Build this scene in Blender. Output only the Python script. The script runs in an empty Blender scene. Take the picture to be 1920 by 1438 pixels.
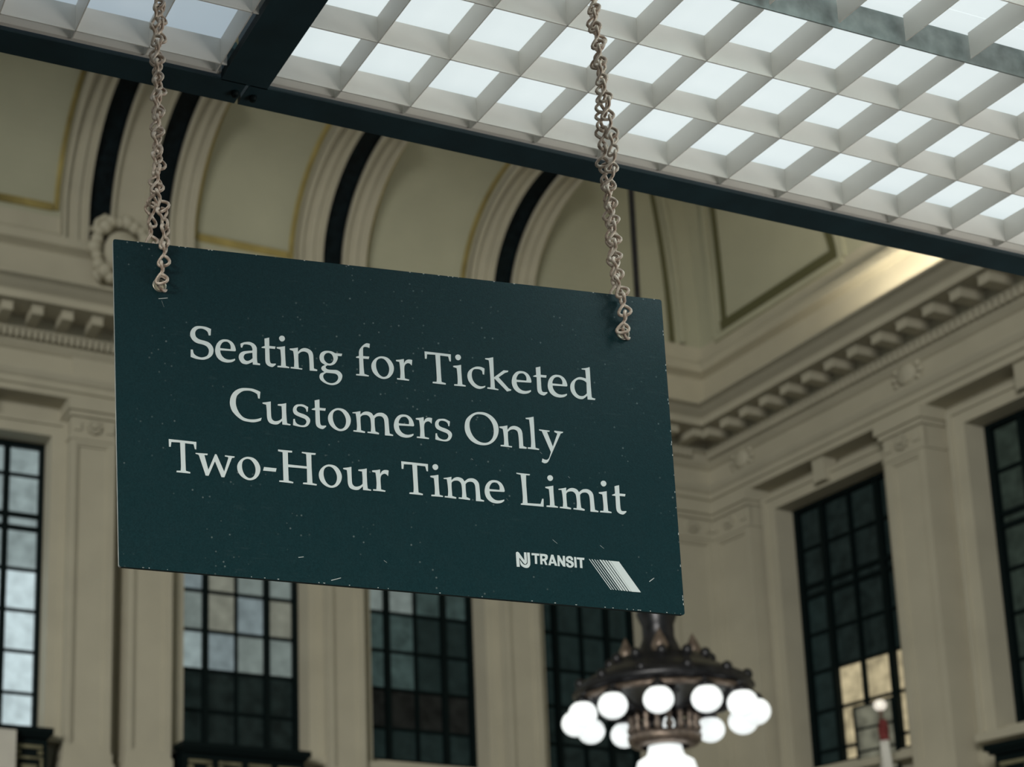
# Station waiting hall seen from below: a hanging notice on two chains, an egg-crate canopy,
# the hall walls, cove and chandelier behind. Metres, Z up, floor at z = 0, eye at (0, 0, 1.6).
import bpy, bmesh, math, random
from mathutils import Vector, Matrix
random.seed(7)
scene = bpy.context.scene
COL = scene.collection
PI = math.pi

# sign outlines in millimetres on the board's face, chain paths in metres
SIGN_ORIGIN = (0.52639, 1.59718, 2.62248)
SIGN_ACROSS = (0.98650, -0.16230, -0.02183)
SIGN_DOWN = (0.05157, 0.04749, -0.99754)
SIGN_BACK = (0.16329, 0.98503, 0.05533)
SIGN_W, SIGN_H = 0.7514, 0.4364
GLYPHS = {
    'S': ['126.5,109.5! 125.7,118.3! 123.3,118.7! 121.8,113.8 117.9,111.0 113.2,110.2 108.5,111.7 105.8,115.3 105.4,119.0 106.8,122.8 111.1,125.4 117.5,126.5 123.3,128.3 127.6,132.7 129.1,138.0 127.6,144.2 123.4,148.8 118.6,151.4 113.9,152.5 105.7,152.2 98.7,150.3! 99.0,140.3! 101.8,140.1! 102.7,145.0 106.4,148.2 112.2,149.6 117.5,148.2 121.1,145.5 122.8,141.0 122.5,137.1 119.7,133.5 114.4,131.7 107.4,130.6 102.2,127.5 99.1,122.4 99.0,117.0 101.5,111.9 105.7,108.4 110.4,107.1 115.7,107.0 120.9,107.6'],
    'e': ['157.7,136.4! 137.8,137.2! 138.3,140.9 140.5,145.2 144.5,148.1 149.2,148.8 153.4,148.0 157.2,146.6! 157.2,148.6! 153.9,151.1 149.7,152.5 145.0,152.9 139.1,151.7 134.0,147.7 131.5,141.9 131.4,135.9 133.3,129.6 137.0,124.7 141.1,122.3 145.3,121.6 150.0,122.1 154.6,124.9 157.4,129.5 158.6,134.8', '137.9,134.3! 151.7,134.3! 152.0,131.3 151.3,128.0 148.7,125.0 145.2,124.6 141.6,126.0 139.2,129.3 138.0,132.2'],
    'a': ['164.9,125.4! 168.8,123.3 173.6,122.0 178.3,121.8 183.0,123.7 185.9,127.1 186.6,131.2 186.3,142.2 186.7,148.5 187.5,149.3 190.4,149.9! 190.1,152.0! 180.6,152.0! 180.5,148.6! 174.4,151.9 170.9,152.6 166.2,151.6 163.1,147.7 162.2,143.5 163.6,139.1 167.3,136.0 172.6,134.5 180.6,133.1! 180.6,130.1 178.8,126.6 175.3,125.5 171.7,125.5 169.0,126.4 167.1,130.6! 165.4,130.3!', '180.5,136.1! 174.9,137.3 170.7,139.0 168.8,142.2 169.0,145.2 171.0,147.4 174.0,147.9 177.6,146.1 180.6,143.4!'],
    't': ['197.2,114.9! 203.6,112.9! 203.4,124.3! 211.6,124.3! 210.9,127.6! 203.3,127.6! 203.3,135.5 203.4,144.0 204.3,147.3 206.3,148.1 211.1,147.5! 211.3,148.9! 207.7,152.1 205.3,152.7 201.5,151.8 198.6,149.4 197.5,145.2 197.5,138.0 197.6,128.2! 192.9,128.0! 193.1,126.9! 197.3,124.9!'],
    'i': ['213.3,124.9! 219.0,123.8 224.3,122.4! 224.1,130.3 224.3,142.4 224.6,149.4! 229.1,150.4! 229.0,151.9! 213.3,152.2! 213.5,150.2! 218.1,149.9! 218.6,143.0 218.4,133.9 218.0,127.6! 213.3,126.5!', '224.6,112.1 223.5,114.8 221.0,116.3 218.4,115.7 216.8,112.8 217.7,110.0 220.4,108.5 223.4,109.2'],
    'n': ['230.5,125.0! 236.2,124.0 241.6,122.5! 241.4,128.5! 245.2,124.4 248.8,122.6 252.4,122.2 256.5,123.2 260.0,125.9 261.6,130.0 261.9,136.0 262.0,148.8! 266.6,150.1! 266.2,152.0! 256.3,152.3! 256.4,142.1 256.1,134.2 255.1,129.4 252.8,127.6 249.8,127.0 245.6,128.0 241.8,131.2! 241.5,139.4 241.8,150.3! 246.5,150.5! 246.2,152.1! 230.8,151.9! 231.0,150.1! 235.6,149.7! 236.1,141.2 235.6,132.1 235.0,127.8! 230.7,126.7!'],
    'g': ['291.4,124.9! 301.0,124.6! 300.0,128.0! 294.5,128.3! 294.8,131.3 293.1,135.8 290.0,139.8 285.1,142.3 280.3,142.6! 278.1,144.7 278.3,146.8 281.2,148.3 287.2,148.2 292.6,148.0 296.7,149.7 299.6,153.4 299.5,157.7 297.1,162.8 292.5,166.9 286.4,169.0 280.4,168.7 274.6,166.6 270.2,163.1 269.1,159.0 270.8,154.9 276.0,152.2! 273.1,150.1 272.0,147.4 273.3,144.9 277.3,142.3! 272.6,139.8 270.4,135.7 270.4,130.9 272.5,126.4 276.8,123.6 281.6,122.7 287.0,123.0', '282.1,125.4 278.5,127.0 276.2,130.9 276.4,135.1 278.6,138.5 282.2,140.1 285.8,139.0 288.3,135.7 288.9,132.0 287.4,127.9 285.1,126.0', '278.4,153.0! 287.0,152.9 291.8,153.5 294.2,156.4 293.6,160.7 290.2,164.7 285.3,166.6 280.0,166.1 275.9,163.1 274.1,159.1 275.0,155.6'],
    'f': ['338.9,107.0! 338.3,112.8! 334.7,111.8 331.7,112.0 329.8,113.5 329.4,117.9 329.2,124.9! 337.5,124.7! 336.7,128.1! 329.1,128.3! 329.2,139.9 329.8,149.3! 335.9,150.8! 335.5,152.2! 318.6,152.3! 318.8,150.5! 323.2,150.2! 323.6,141.1 323.7,128.3! 319.6,128.2! 319.7,126.7! 323.6,125.2! 323.9,119.1 325.6,114.9 329.4,110.2 333.7,107.0 336.2,106.6'],
    'o': ['353.9,122.6 348.0,124.8 343.0,129.3 340.1,135.1 340.1,141.2 342.3,146.5 346.9,150.9 352.8,153.3 358.2,153.1 363.8,150.4 368.2,145.0 370.2,138.7 369.7,133.2 366.6,127.4 361.4,123.4', '352.2,125.6 348.5,127.8 346.5,132.0 346.2,138.1 347.8,144.1 350.6,148.4 354.7,150.7 358.4,150.0 361.5,147.2 363.5,142.4 363.8,136.9 362.2,131.6 358.8,127.0 355.3,125.4'],
    'r': ['373.7,125.4! 379.5,124.3 384.4,123.0! 384.4,129.2! 386.7,125.3 389.8,123.3 393.5,122.9 395.9,123.4! 394.9,130.9! 392.0,128.4 389.0,128.4 385.8,130.9 384.5,135.3 384.4,141.5 384.6,149.7! 390.5,150.8! 390.0,152.4! 373.8,152.2! 374.0,150.4! 378.3,150.2! 379.0,142.1 378.7,133.5 378.1,127.7! 373.8,127.2!'],
    'T': ['413.3,109.4! 449.2,109.8! 448.8,119.7! 447.0,119.6! 445.5,113.2! 434.4,112.9! 434.3,124.6 434.4,139.9 434.6,149.4! 440.4,150.7! 440.1,152.5! 422.3,152.4! 422.6,150.4! 427.9,149.9! 428.4,143.6 428.3,128.3 428.0,112.6! 416.6,113.0! 415.7,119.5! 413.4,119.5!'],
    'c': ['494.8,124.7! 493.9,133.1! 491.9,132.9! 491.2,128.5 488.2,126.6 484.6,126.4 480.2,127.2 477.6,130.5 476.6,135.6 477.3,141.0 479.8,145.7 483.9,148.9 488.8,150.0 494.7,148.5! 494.3,150.3! 491.1,152.2 486.7,153.6 481.3,152.9 476.0,149.5 472.0,144.0 470.6,138.0 471.7,132.4 474.7,128.4 479.7,124.8 484.7,123.0 490.3,123.0'],
    'k': ['496.3,110.3! 501.9,109.3 507.7,107.6! 507.5,117.5 507.2,135.5! 521.0,124.4! 527.6,124.2! 527.1,126.1! 523.0,127.6! 513.7,134.8! 526.7,148.8! 530.3,150.2! 529.6,151.6! 524.3,153.3! 508.0,137.2! 507.5,138.5! 507.7,150.3! 512.6,151.5! 512.2,152.8! 497.1,152.2! 497.5,150.3! 501.8,150.1! 502.2,139.7 502.0,124.3 501.6,114.4 501.1,112.3! 496.6,111.6!'],
    'd': ['630.5,110.5! 636.2,109.3 641.9,107.3! 641.9,117.1 641.8,132.7 642.0,148.5! 642.8,149.9 647.1,150.7! 646.4,152.7! 636.1,153.0! 636.1,147.8! 631.5,151.7 628.3,153.3 622.7,152.9 617.4,149.7 613.7,144.2 612.9,137.5 614.8,131.7 619.5,126.6 625.3,123.2 630.3,122.8 635.8,124.0! 635.7,116.5 635.5,111.9! 630.7,111.6!', '636.1,129.5! 633.1,127.3 628.8,126.2 624.5,126.5 620.9,129.2 619.0,134.4 618.9,140.0 620.7,145.4 624.3,148.7 628.6,149.2 632.4,147.6 635.7,144.5!'],
    'C': ['189.4,188.2! 188.3,197.4! 186.2,197.3! 185.2,191.7! 181.4,189.7 176.8,188.3 172.1,188.2 166.7,189.4 162.0,192.6 158.3,196.8 156.7,202.4 156.5,207.8 157.8,213.7 160.6,219.4 165.1,224.3 170.9,226.4 176.8,226.6 183.3,225.5 190.1,223.0! 188.8,227.0! 183.7,229.1 178.4,230.3 172.0,230.2 165.0,229.1 158.1,225.0 151.8,218.5 149.1,211.6 148.7,205.0 150.3,198.2 154.3,191.8 159.7,187.7 165.1,185.6 171.0,184.9 178.1,184.9 184.5,186.3'],
    'u': ['191.8,202.3! 197.0,201.3 202.8,199.8! 202.6,208.5 202.7,219.3 203.6,223.4 206.2,225.6 209.7,225.6 213.9,223.9 216.9,221.2! 217.2,213.1 216.9,204.7! 211.9,204.3! 212.1,202.5! 218.2,201.4 223.3,200.0! 222.9,209.5 223.1,221.5 223.5,227.1! 228.2,228.1! 227.7,229.5! 217.2,229.4! 217.1,224.5! 212.5,228.8 209.0,230.2 204.3,230.1 200.2,228.6 198.0,225.2 197.2,220.5 197.1,212.1 196.6,204.7! 191.9,203.9!'],
    's': ['252.4,202.3! 251.5,208.7! 250.0,208.9! 249.3,205.3 246.4,202.9 241.7,202.2 238.4,203.4 236.8,206.6 237.6,209.5 240.8,211.3 246.6,212.8 251.3,215.1 254.1,218.4 254.0,222.6 251.4,227.1 247.8,229.5 243.6,230.2 237.7,229.9 231.4,228.8! 232.0,220.6! 233.9,220.1! 234.7,223.9 237.3,226.7 241.9,228.0 246.1,227.3 248.6,224.9 249.4,221.9 247.6,219.0 242.9,217.4 236.5,215.3 233.0,212.7 231.9,208.6 233.0,204.3 236.4,200.9 240.6,199.8 245.9,199.6'],
    'm': ['587.4,280.7! 593.0,279.4 598.1,278.0! 597.8,282.7! 601.6,279.3 605.4,277.8 609.7,277.9 613.3,279.5 615.5,282.6! 620.1,278.8 624.5,277.5 628.8,277.7 632.9,280.1 635.1,284.1 635.6,290.7 635.9,299.2 636.3,304.6! 641.0,305.9! 640.6,307.5! 629.8,307.6! 630.1,299.1 629.9,288.8 628.9,284.7 626.6,282.5 622.9,282.2 619.1,283.6 616.8,286.1! 616.6,294.3 617.2,303.6! 622.0,305.3! 621.6,307.2! 606.3,306.6! 606.7,304.9! 611.0,304.8! 611.7,297.8 611.4,289.3 610.4,285.2 607.5,282.7 603.8,282.5 600.1,283.7 597.8,286.1! 597.6,293.0 597.9,303.9! 603.3,305.2! 602.9,307.1! 587.5,306.6! 587.8,304.8! 592.0,304.7! 592.7,298.3 592.4,288.7 591.6,281.8! 587.4,281.9!'],
    'L': ['530.6,264.1! 549.2,264.3! 548.6,266.0! 543.7,266.1! 543.2,277.6 543.3,292.1 543.5,304.1! 561.5,303.6! 564.1,296.2! 565.9,296.3! 565.3,306.9! 534.2,307.1! 534.4,305.5! 536.9,304.7! 537.6,295.6 537.1,277.5 536.4,266.4! 530.7,265.4!'],
    'O': ['485.5,185.6 478.7,187.0 471.8,191.1 466.0,197.2 463.5,204.7 463.3,212.6 465.7,219.7 470.5,225.9 477.6,229.8 486.0,230.9 494.0,229.4 501.6,224.7 506.9,217.5 509.4,209.3 509.0,201.4 505.8,194.4 500.0,188.9 492.8,185.9', '484.7,188.7 478.5,190.1 473.4,194.6 470.3,201.0 469.9,208.3 471.7,215.5 475.6,221.8 481.4,226.1 488.1,227.5 494.2,226.0 499.4,221.3 502.2,214.9 502.8,207.5 501.5,200.3 497.8,194.0 492.0,189.7'],
    'l': ['547.8,187.4! 553.4,186.3 558.9,184.7! 559.0,195.8 558.9,213.0 559.1,227.3! 564.1,228.3! 563.7,229.9! 548.3,229.6! 548.5,227.7! 552.8,227.3! 553.6,219.6 553.4,202.5 552.6,189.1! 548.1,188.8!'],
    'y': ['565.6,201.3! 580.1,201.7! 579.7,203.4! 576.3,203.6! 583.3,223.4! 590.7,204.6! 586.5,202.9! 586.9,201.1! 598.9,201.5! 598.2,203.0! 595.3,204.2! 579.8,235.9 576.9,242.3 574.3,245.9 570.5,247.3 566.6,246.0! 567.8,241.1! 570.8,242.3 573.9,242.3 576.5,240.2 577.9,237.4 580.1,231.0! 569.2,203.4! 565.7,202.8!'],
    'w': ['101.7,278.6! 117.6,278.2! 117.1,280.2! 113.2,280.4! 117.9,299.5! 127.2,277.9! 129.2,278.0! 138.5,299.9! 144.6,281.0! 143.7,280.1! 140.0,279.7! 140.2,278.1! 152.8,278.4! 152.4,280.1! 149.2,280.8! 138.6,307.5! 134.8,307.6! 126.8,287.4! 118.0,307.4! 114.2,307.5! 106.2,281.7! 105.4,280.6! 101.8,279.8!'],
    '-': ['191.1,288.8! 207.5,289.0! 206.3,293.7! 189.5,293.7!'],
    'H': ['210.3,263.6! 229.0,263.6! 228.6,266.0! 223.1,266.2! 222.9,282.3! 247.6,282.6! 247.4,266.5! 246.3,265.9! 241.6,265.3! 241.8,263.7! 260.2,263.8! 259.6,266.0! 254.1,266.3! 253.9,281.7! 254.3,304.3! 260.1,305.2! 259.6,307.0! 241.6,306.6! 242.1,304.7! 247.4,304.3! 247.7,285.6! 222.9,285.8! 223.0,304.0! 229.1,305.2! 228.7,307.0! 210.4,306.6! 210.6,304.8! 216.1,304.4! 216.2,266.6! 210.2,265.8!'],
}
LINES = [
    [('S', 0, 0), ('e', 0, 0), ('a', 0, 0), ('t', 0, 0), ('i', 0, 0), ('n', 0, 0), ('g', 0, 0), ('f', 0, 0), ('o', 0, 0), ('r', 0, 0), ('T', 0, 0), ('i', 238.4, 0.5), ('c', 0, 0), ('k', 0, 0), ('e', 400.4, 1.3), ('t', 369.0, 0.9), ('e', 450.3, 1.3), ('d', 0, 0)],
    [('C', 0, 0), ('u', 0, 0), ('s', 0, 0), ('t', 64.2, 77.5), ('o', -61.4, 77.1), ('m', -275.8, -77.2), ('e', 235.5, 77.9), ('r', 23.2, 77.4), ('s', 190.8, 0.5), ('O', 0, 0), ('n', 280.3, 77.9), ('l', 0, 0), ('y', 0, 0)],
    [('T', -346.0, 154.2), ('w', 0, 0), ('o', -184.1, 154.7), ('-', 0, 0), ('H', 0, 0), ('o', -76.6, 154.6), ('u', 104.2, 77.7), ('r', -39.1, 154.4), ('T', -38.9, 154.1), ('i', 199.5, 154.6), ('m', -156.7, 0.1), ('e', 354.5, 155.5), ('L', 0, 0), ('i', 356.1, 154.6), ('m', 0, 0), ('i', 429.9, 155.1), ('t', 468.5, 154.8)],
]
EMBLEM = ['523.7,391.3! 523.6,373.9 524.6,371.7 526.2,371.2 528.0,372.5! 534.6,382.0! 534.6,371.1! 537.9,371.0! 538.0,382.0 537.6,384.6 535.9,386.7 533.8,386.2! 527.8,378.5! 527.7,391.1!', '538.9,371.0! 542.4,370.8! 542.4,384.2 541.6,388.4 539.6,390.9 536.9,391.8 533.7,391.4 530.2,389.4 528.8,386.4 528.7,381.8! 532.4,386.9 535.6,387.7 538.0,386.4 538.9,384.0 539.0,379.3!', '545.0,371.1! 555.5,371.1! 555.2,374.0! 552.0,373.9! 551.8,385.2! 548.8,385.2! 549.0,373.8! 544.8,374.1!', '556.4,371.0! 563.0,371.0 566.2,372.0 566.8,374.8 565.8,378.0 563.6,379.7! 564.5,381.7 565.6,385.3! 562.7,385.4! 561.4,381.0 559.8,380.6! 559.0,380.6! 559.2,385.1! 556.1,385.2!', '559.2,373.9! 561.8,373.9 563.3,375.3 561.9,377.3! 559.0,377.5!', '571.8,370.9! 574.7,370.9! 579.1,385.3! 575.8,385.3! 575.0,382.5! 570.8,382.8! 570.1,385.4! 566.9,385.4!', '572.7,376.3! 574.1,380.4! 571.4,380.4!', '580.1,371.0! 582.7,371.0! 587.2,379.2! 587.5,371.1! 590.4,371.1! 590.2,385.5! 587.1,385.4! 582.4,377.6! 582.6,385.5! 579.8,385.5!', '601.5,375.9! 598.5,375.9! 597.9,374.1 596.1,373.5 594.7,374.7 595.7,376.1 599.3,377.1 601.8,379.5 601.6,383.2 598.8,385.8 595.0,386.1 592.0,384.3 591.4,380.7! 594.3,380.7! 595.2,383.0 597.3,383.6 598.7,382.1 597.5,380.4 593.9,379.2 591.6,376.8 592.1,373.1 594.9,371.0 598.7,370.9 600.9,372.8', '603.0,371.3! 605.8,371.3! 606.0,385.4! 603.0,385.4!', '606.8,371.5! 617.1,371.3! 616.7,374.2! 613.8,374.2! 613.6,385.4! 610.4,385.3! 610.5,374.2! 606.7,374.1!']
STRIPES = ['623.3,372.3! 624.3,372.3! 651.9,411.0! 650.8,411.1!', '626.9,372.4! 628.0,372.4! 655.1,410.8! 653.9,410.8!', '630.7,372.4! 631.8,372.5! 659.0,410.9! 657.8,410.9!', '634.2,372.5! 635.3,372.6! 662.9,410.9! 661.6,410.9!', '637.6,371.9! 640.1,372.0! 667.2,410.8! 664.7,410.9!', '641.6,372.0! 644.1,372.0! 671.0,410.9! 668.5,410.9!', '645.7,372.0! 648.0,372.0! 674.8,411.1! 672.4,411.0!', '649.6,372.0! 652.4,372.1! 678.9,411.1! 676.2,411.0!', '653.0,372.1! 664.7,372.2! 692.2,411.1! 679.4,411.3!']
CHAIN_LEFT = [[(0.5855, 1.5786, 2.5614), (0.5897, 1.5770, 2.5952), (0.5901, 1.5771, 2.6294), (0.5874, 1.5786, 2.6641), (0.5808, 1.5798, 2.6982), (0.5776, 1.5783, 2.7353), (0.5790, 1.5755, 2.7806), (0.5748, 1.5737, 2.8257), (0.5770, 1.5707, 2.8717), (0.5706, 1.5692, 2.9172), (0.5735, 1.5661, 2.9640), (0.5699, 1.5628, 3.0339)],
    [(0.5952, 1.6065, 2.5783), (0.5880, 1.6081, 2.6084), (0.5806, 1.6033, 2.6427), (0.5782, 1.5959, 2.6727), (0.5807, 1.5897, 2.7042), (0.5852, 1.5868, 2.7423), (0.5789, 1.5853, 2.7871), (0.5831, 1.5820, 2.8334), (0.5761, 1.5806, 2.8787), (0.5811, 1.5772, 2.9257), (0.5809, 1.5755, 2.9568), (0.5740, 1.5718, 3.0423)]]
CHAIN_RIGHT = [[(1.2042, 1.4768, 2.5489), (1.2076, 1.4746, 2.5771), (1.2015, 1.4755, 2.6154), (1.1991, 1.4760, 2.6505), (1.1981, 1.4759, 2.6898), (1.1971, 1.4754, 2.7211), (1.1938, 1.4742, 2.7518), (1.1989, 1.4713, 2.7874), (1.2009, 1.4695, 2.8150), (1.1977, 1.4683, 2.8460), (1.1928, 1.4673, 2.8771), (1.1873, 1.4665, 2.9082), (1.1847, 1.4651, 2.9398), (1.1806, 1.4641, 2.9713), (1.1773, 1.4628, 3.0030), (1.1747, 1.4615, 3.0350), (1.1703, 1.4581, 3.1077)],
    [(1.2239, 1.5030, 2.5655), (1.2213, 1.5036, 2.5984), (1.2146, 1.4989, 2.6304), (1.2093, 1.4939, 2.6624), (1.2041, 1.4887, 2.6984), (1.2002, 1.4856, 2.7279), (1.1985, 1.4842, 2.7589), (1.1945, 1.4829, 2.7937), (1.1926, 1.4817, 2.8211), (1.1908, 1.4802, 2.8525), (1.1906, 1.4785, 2.8842), (1.1941, 1.4761, 2.9165), (1.1877, 1.4754, 2.9478), (1.1921, 1.4728, 2.9805), (1.1817, 1.4728, 3.0117), (1.1853, 1.4703, 3.0446), (1.1786, 1.4673, 3.1175)]]
HOLES = [(59.9, 56.9), (692.8, 54.2)]
CAM_RIGHT = (0.95975, -0.27965, 0.02586)
CAM_UP = (-0.07993, -0.18375, 0.97972)
CAM_BACK = (-0.26922, -0.94235, -0.19871)
# ------------------------------------------------------------------ camera, world, light, exposure
EYE = 1.6
cam_d = bpy.data.cameras.new('camera')
cam = bpy.data.objects.new('camera', cam_d); COL.objects.link(cam)
m = Matrix.Identity(4)
for r in range(3):
    m[r][0], m[r][1], m[r][2] = CAM_RIGHT[r], CAM_UP[r], CAM_BACK[r]
m[2][3] = EYE
cam.matrix_world = m
cam_d.sensor_fit = 'HORIZONTAL'; cam_d.sensor_width = 36
cam_d.lens = 50.217; cam_d.shift_x = 0.45367; cam_d.shift_y = 0.36115
cam_d.clip_start = 0.05; cam_d.clip_end = 300
cam_d.dof.use_dof = True; cam_d.dof.focus_distance = 1.85; cam_d.dof.aperture_fstop = 7.0
scene.camera = cam
vs = scene.view_settings
vs.view_transform = 'Standard'; vs.look = 'None'; vs.gamma = 1.0; vs.exposure = 0.0
vs.use_curve_mapping = False
scene.cycles.max_bounces = 6

wd = bpy.data.worlds.new('hall_air'); scene.world = wd; wd.use_nodes = True
bg = wd.node_tree.nodes['Background']
bg.inputs['Color'].default_value = (0.50, 1.0, 0.95, 1); bg.inputs['Strength'].default_value = 0.105

def area(name, loc, target, sx, sy, power, color, spread=PI):
    d = bpy.data.lights.new(name, 'AREA'); d.shape = 'RECTANGLE'; d.size = sx; d.size_y = sy
    d.energy = power; d.color = color; d.spread = spread
    o = bpy.data.objects.new(name, d); COL.objects.link(o); o.location = loc
    o.rotation_euler = (Vector(target) - Vector(loc)).to_track_quat('-Z', 'Y').to_euler()
    return o
# added key light, unseen, far left behind the viewer, to brighten walls and sign
area('added_key_light', (-36, -29, 15.0), (7, 12, 7), 20, 12, 20000, (1.0, 0.97, 0.87))
# cove uplight standing on the cornice of the right wall
area('cove_uplight', (16.75, 14.4, 12.80), (17.6, 14.5, 13.7), 2.4, 0.16, 40, (1.0, 0.88, 0.66))
# added fill light at floor level to the right, throwing light up into the canopy, and a small lamp slung under the near canopy
area('added_floor_fill', (5.6, -1.5, 0.05), (5.6, -1.5, 3.0), 5, 3, 235, (1.0, 0.97, 0.91))
area('canopy_lamp', (1.62, 0.98, 3.07), (1.22, 1.50, 2.62), 0.25, 0.25, 2.2, (0.78, 1.0, 1.0))
area('cove_uplight', (10.6, 18.7, 12.80), (10.6, 19.2, 14.6), 7.0, 0.16, 13, (1.0, 0.95, 0.80))  # added uplight on the back wall, to brighten the middle of its cove

# ------------------------------------------------------------------ materials
def mat(name, color, rough=0.6, metal=0.0, emit=None, estr=0.0, var=0.0, vscale=3.0, bump=0.0, bscale=40.0, spec=0.5):
    M = bpy.data.materials.new(name); M.use_nodes = True
    nt = M.node_tree; b = nt.nodes['Principled BSDF']
    b.inputs['Base Color'].default_value = (*color, 1)
    b.inputs['Roughness'].default_value = rough; b.inputs['Metallic'].default_value = metal
    b.inputs['Specular IOR Level'].default_value = spec
    if emit:
        b.inputs['Emission Color'].default_value = (*emit, 1); b.inputs['Emission Strength'].default_value = estr
    tc = nt.nodes.new('ShaderNodeTexCoord')
    if var:
        n = nt.nodes.new('ShaderNodeTexNoise'); n.inputs['Scale'].default_value = vscale; n.inputs['Detail'].default_value = 5
        nt.links.new(tc.outputs['Object'], n.inputs['Vector'])
        r = nt.nodes.new('ShaderNodeMapRange'); r.inputs['From Min'].default_value = 0.3; r.inputs['From Max'].default_value = 0.7
        r.inputs['To Min'].default_value = 1 - var; r.inputs['To Max'].default_value = 1 + var
        nt.links.new(n.outputs['Fac'], r.inputs['Value'])
        x = nt.nodes.new('ShaderNodeVectorMath'); x.operation = 'SCALE'; x.inputs[0].default_value = color
        nt.links.new(r.outputs['Result'], x.inputs['Scale'])
        nt.links.new(x.outputs['Vector'], b.inputs['Base Color'])
        if emit:
            y = nt.nodes.new('ShaderNodeMath'); y.operation = 'MULTIPLY'; y.inputs[1].default_value = estr
            nt.links.new(r.outputs['Result'], y.inputs[0]); nt.links.new(y.outputs['Value'], b.inputs['Emission Strength'])
    if bump:
        n2 = nt.nodes.new('ShaderNodeTexNoise'); n2.inputs['Scale'].default_value = bscale; n2.inputs['Detail'].default_value = 4
        nt.links.new(tc.outputs['Object'], n2.inputs['Vector'])
        bp = nt.nodes.new('ShaderNodeBump'); bp.inputs['Strength'].default_value = bump; bp.inputs['Distance'].default_value = 0.002
        nt.links.new(n2.outputs['Fac'], bp.inputs['Height']); nt.links.new(bp.outputs['Normal'], b.inputs['Normal'])
    return M

PLASTER = mat('cream plaster', (0.49, 0.462, 0.375), 0.8, var=0.06, vscale=1.5)
COVE = mat('cove plaster', (0.43, 0.43, 0.33), 0.8, var=0.05, vscale=1.2)
GOLD = mat('gilded moulding', (0.36, 0.29, 0.11), 0.5, 0.3, var=0.5, vscale=1.3)
RIBBLACK = mat('black rib inlay', (0.004, 0.009, 0.012), 0.6, var=0.5, vscale=9, spec=0.12)
FLOOR = mat('hall floor', (0.045, 0.042, 0.04), 0.5, var=0.2, vscale=1.0)
IRON = mat('dark window iron', (0.003, 0.008, 0.009), 0.6, spec=0.12)
BRONZE = mat('dark bronze', (0.035, 0.035, 0.04), 0.35, 0.6, var=0.4, vscale=14)
BRASS = mat('worn brass', (0.22, 0.17, 0.14), 0.4, 0.6, var=0.4, vscale=20)
SCROLL = mat('tarnished gilt scrollwork', (0.20, 0.19, 0.12), 0.6, 0.2, var=0.4, vscale=6)
GLOBE = mat('lit opal glass', (0.9, 0.9, 0.9), 0.3, emit=(0.94, 1.0, 0.99), estr=0.86)
BOWL = mat('lit opal bowl', (0.9, 0.9, 0.9), 0.3, emit=(0.94, 1.0, 0.99), estr=0.78)
SLAT = mat('white plastic slat', (0.80, 0.775, 0.72), 0.45, var=0.05, vscale=9)
_nt = SLAT.node_tree; _tr = _nt.nodes.new('ShaderNodeBsdfTranslucent'); _tr.inputs['Color'].default_value = (0.85, 0.82, 0.75, 1)
_mx = _nt.nodes.new('ShaderNodeMixShader'); _mx.inputs[0].default_value = 0.10
_nt.links.new(_nt.nodes['Principled BSDF'].outputs[0], _mx.inputs[1]); _nt.links.new(_tr.outputs[0], _mx.inputs[2])
_nt.links.new(_mx.outputs[0], _nt.nodes['Material Output'].inputs['Surface'])
SEAMGREY = mat('grey seam slat', (0.20, 0.23, 0.22), 0.7, var=0.35, vscale=30)  # mottled grey, darker than the white slats
STEEL = mat('dark painted steel', (0.012, 0.034, 0.043), 0.55, var=0.25, vscale=12)
PALE = mat('chalky primer', (0.5, 0.52, 0.5), 0.8, var=0.2, vscale=20)
LETTER = mat('pale grey lettering', (0.66, 0.73, 0.74), 0.6, spec=0.2)
CORE = mat('pale board core', (0.45, 0.48, 0.48), 0.7, var=0.2, vscale=60)
BOARDBACK = mat('board edge', (0.012, 0.03, 0.035), 0.5)
CLOTH_RED = mat('red flag cloth', (0.18, 0.03, 0.03), 0.8, var=0.2, vscale=20)
CLOTH_WHITE = mat('white flag cloth', (0.75, 0.74, 0.70), 0.8)
BRIGHT = mat('finial with glow', (0.9, 0.85, 0.75), 0.25, 0.3, emit=(1.0, 0.93, 0.82), estr=0.6)  # bright highlight on the ball put in as emission
PAPER = mat('white banner', (0.62, 0.60, 0.55), 0.8, var=0.05)
PRINT = mat('grey print', (0.25, 0.25, 0.24), 0.8)
def panel_light(name, color, s):
    return mat(name, (0.3, 0.3, 0.3), 0.6, emit=color, estr=s, var=0.03, vscale=2.0, spec=0.1)
LIT = panel_light('lit diffuser', (0.88, 0.99, 1.0), 0.76)
LIT_DIM = panel_light('dimmer lit diffuser', (0.80, 0.97, 1.08), 0.42)

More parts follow.
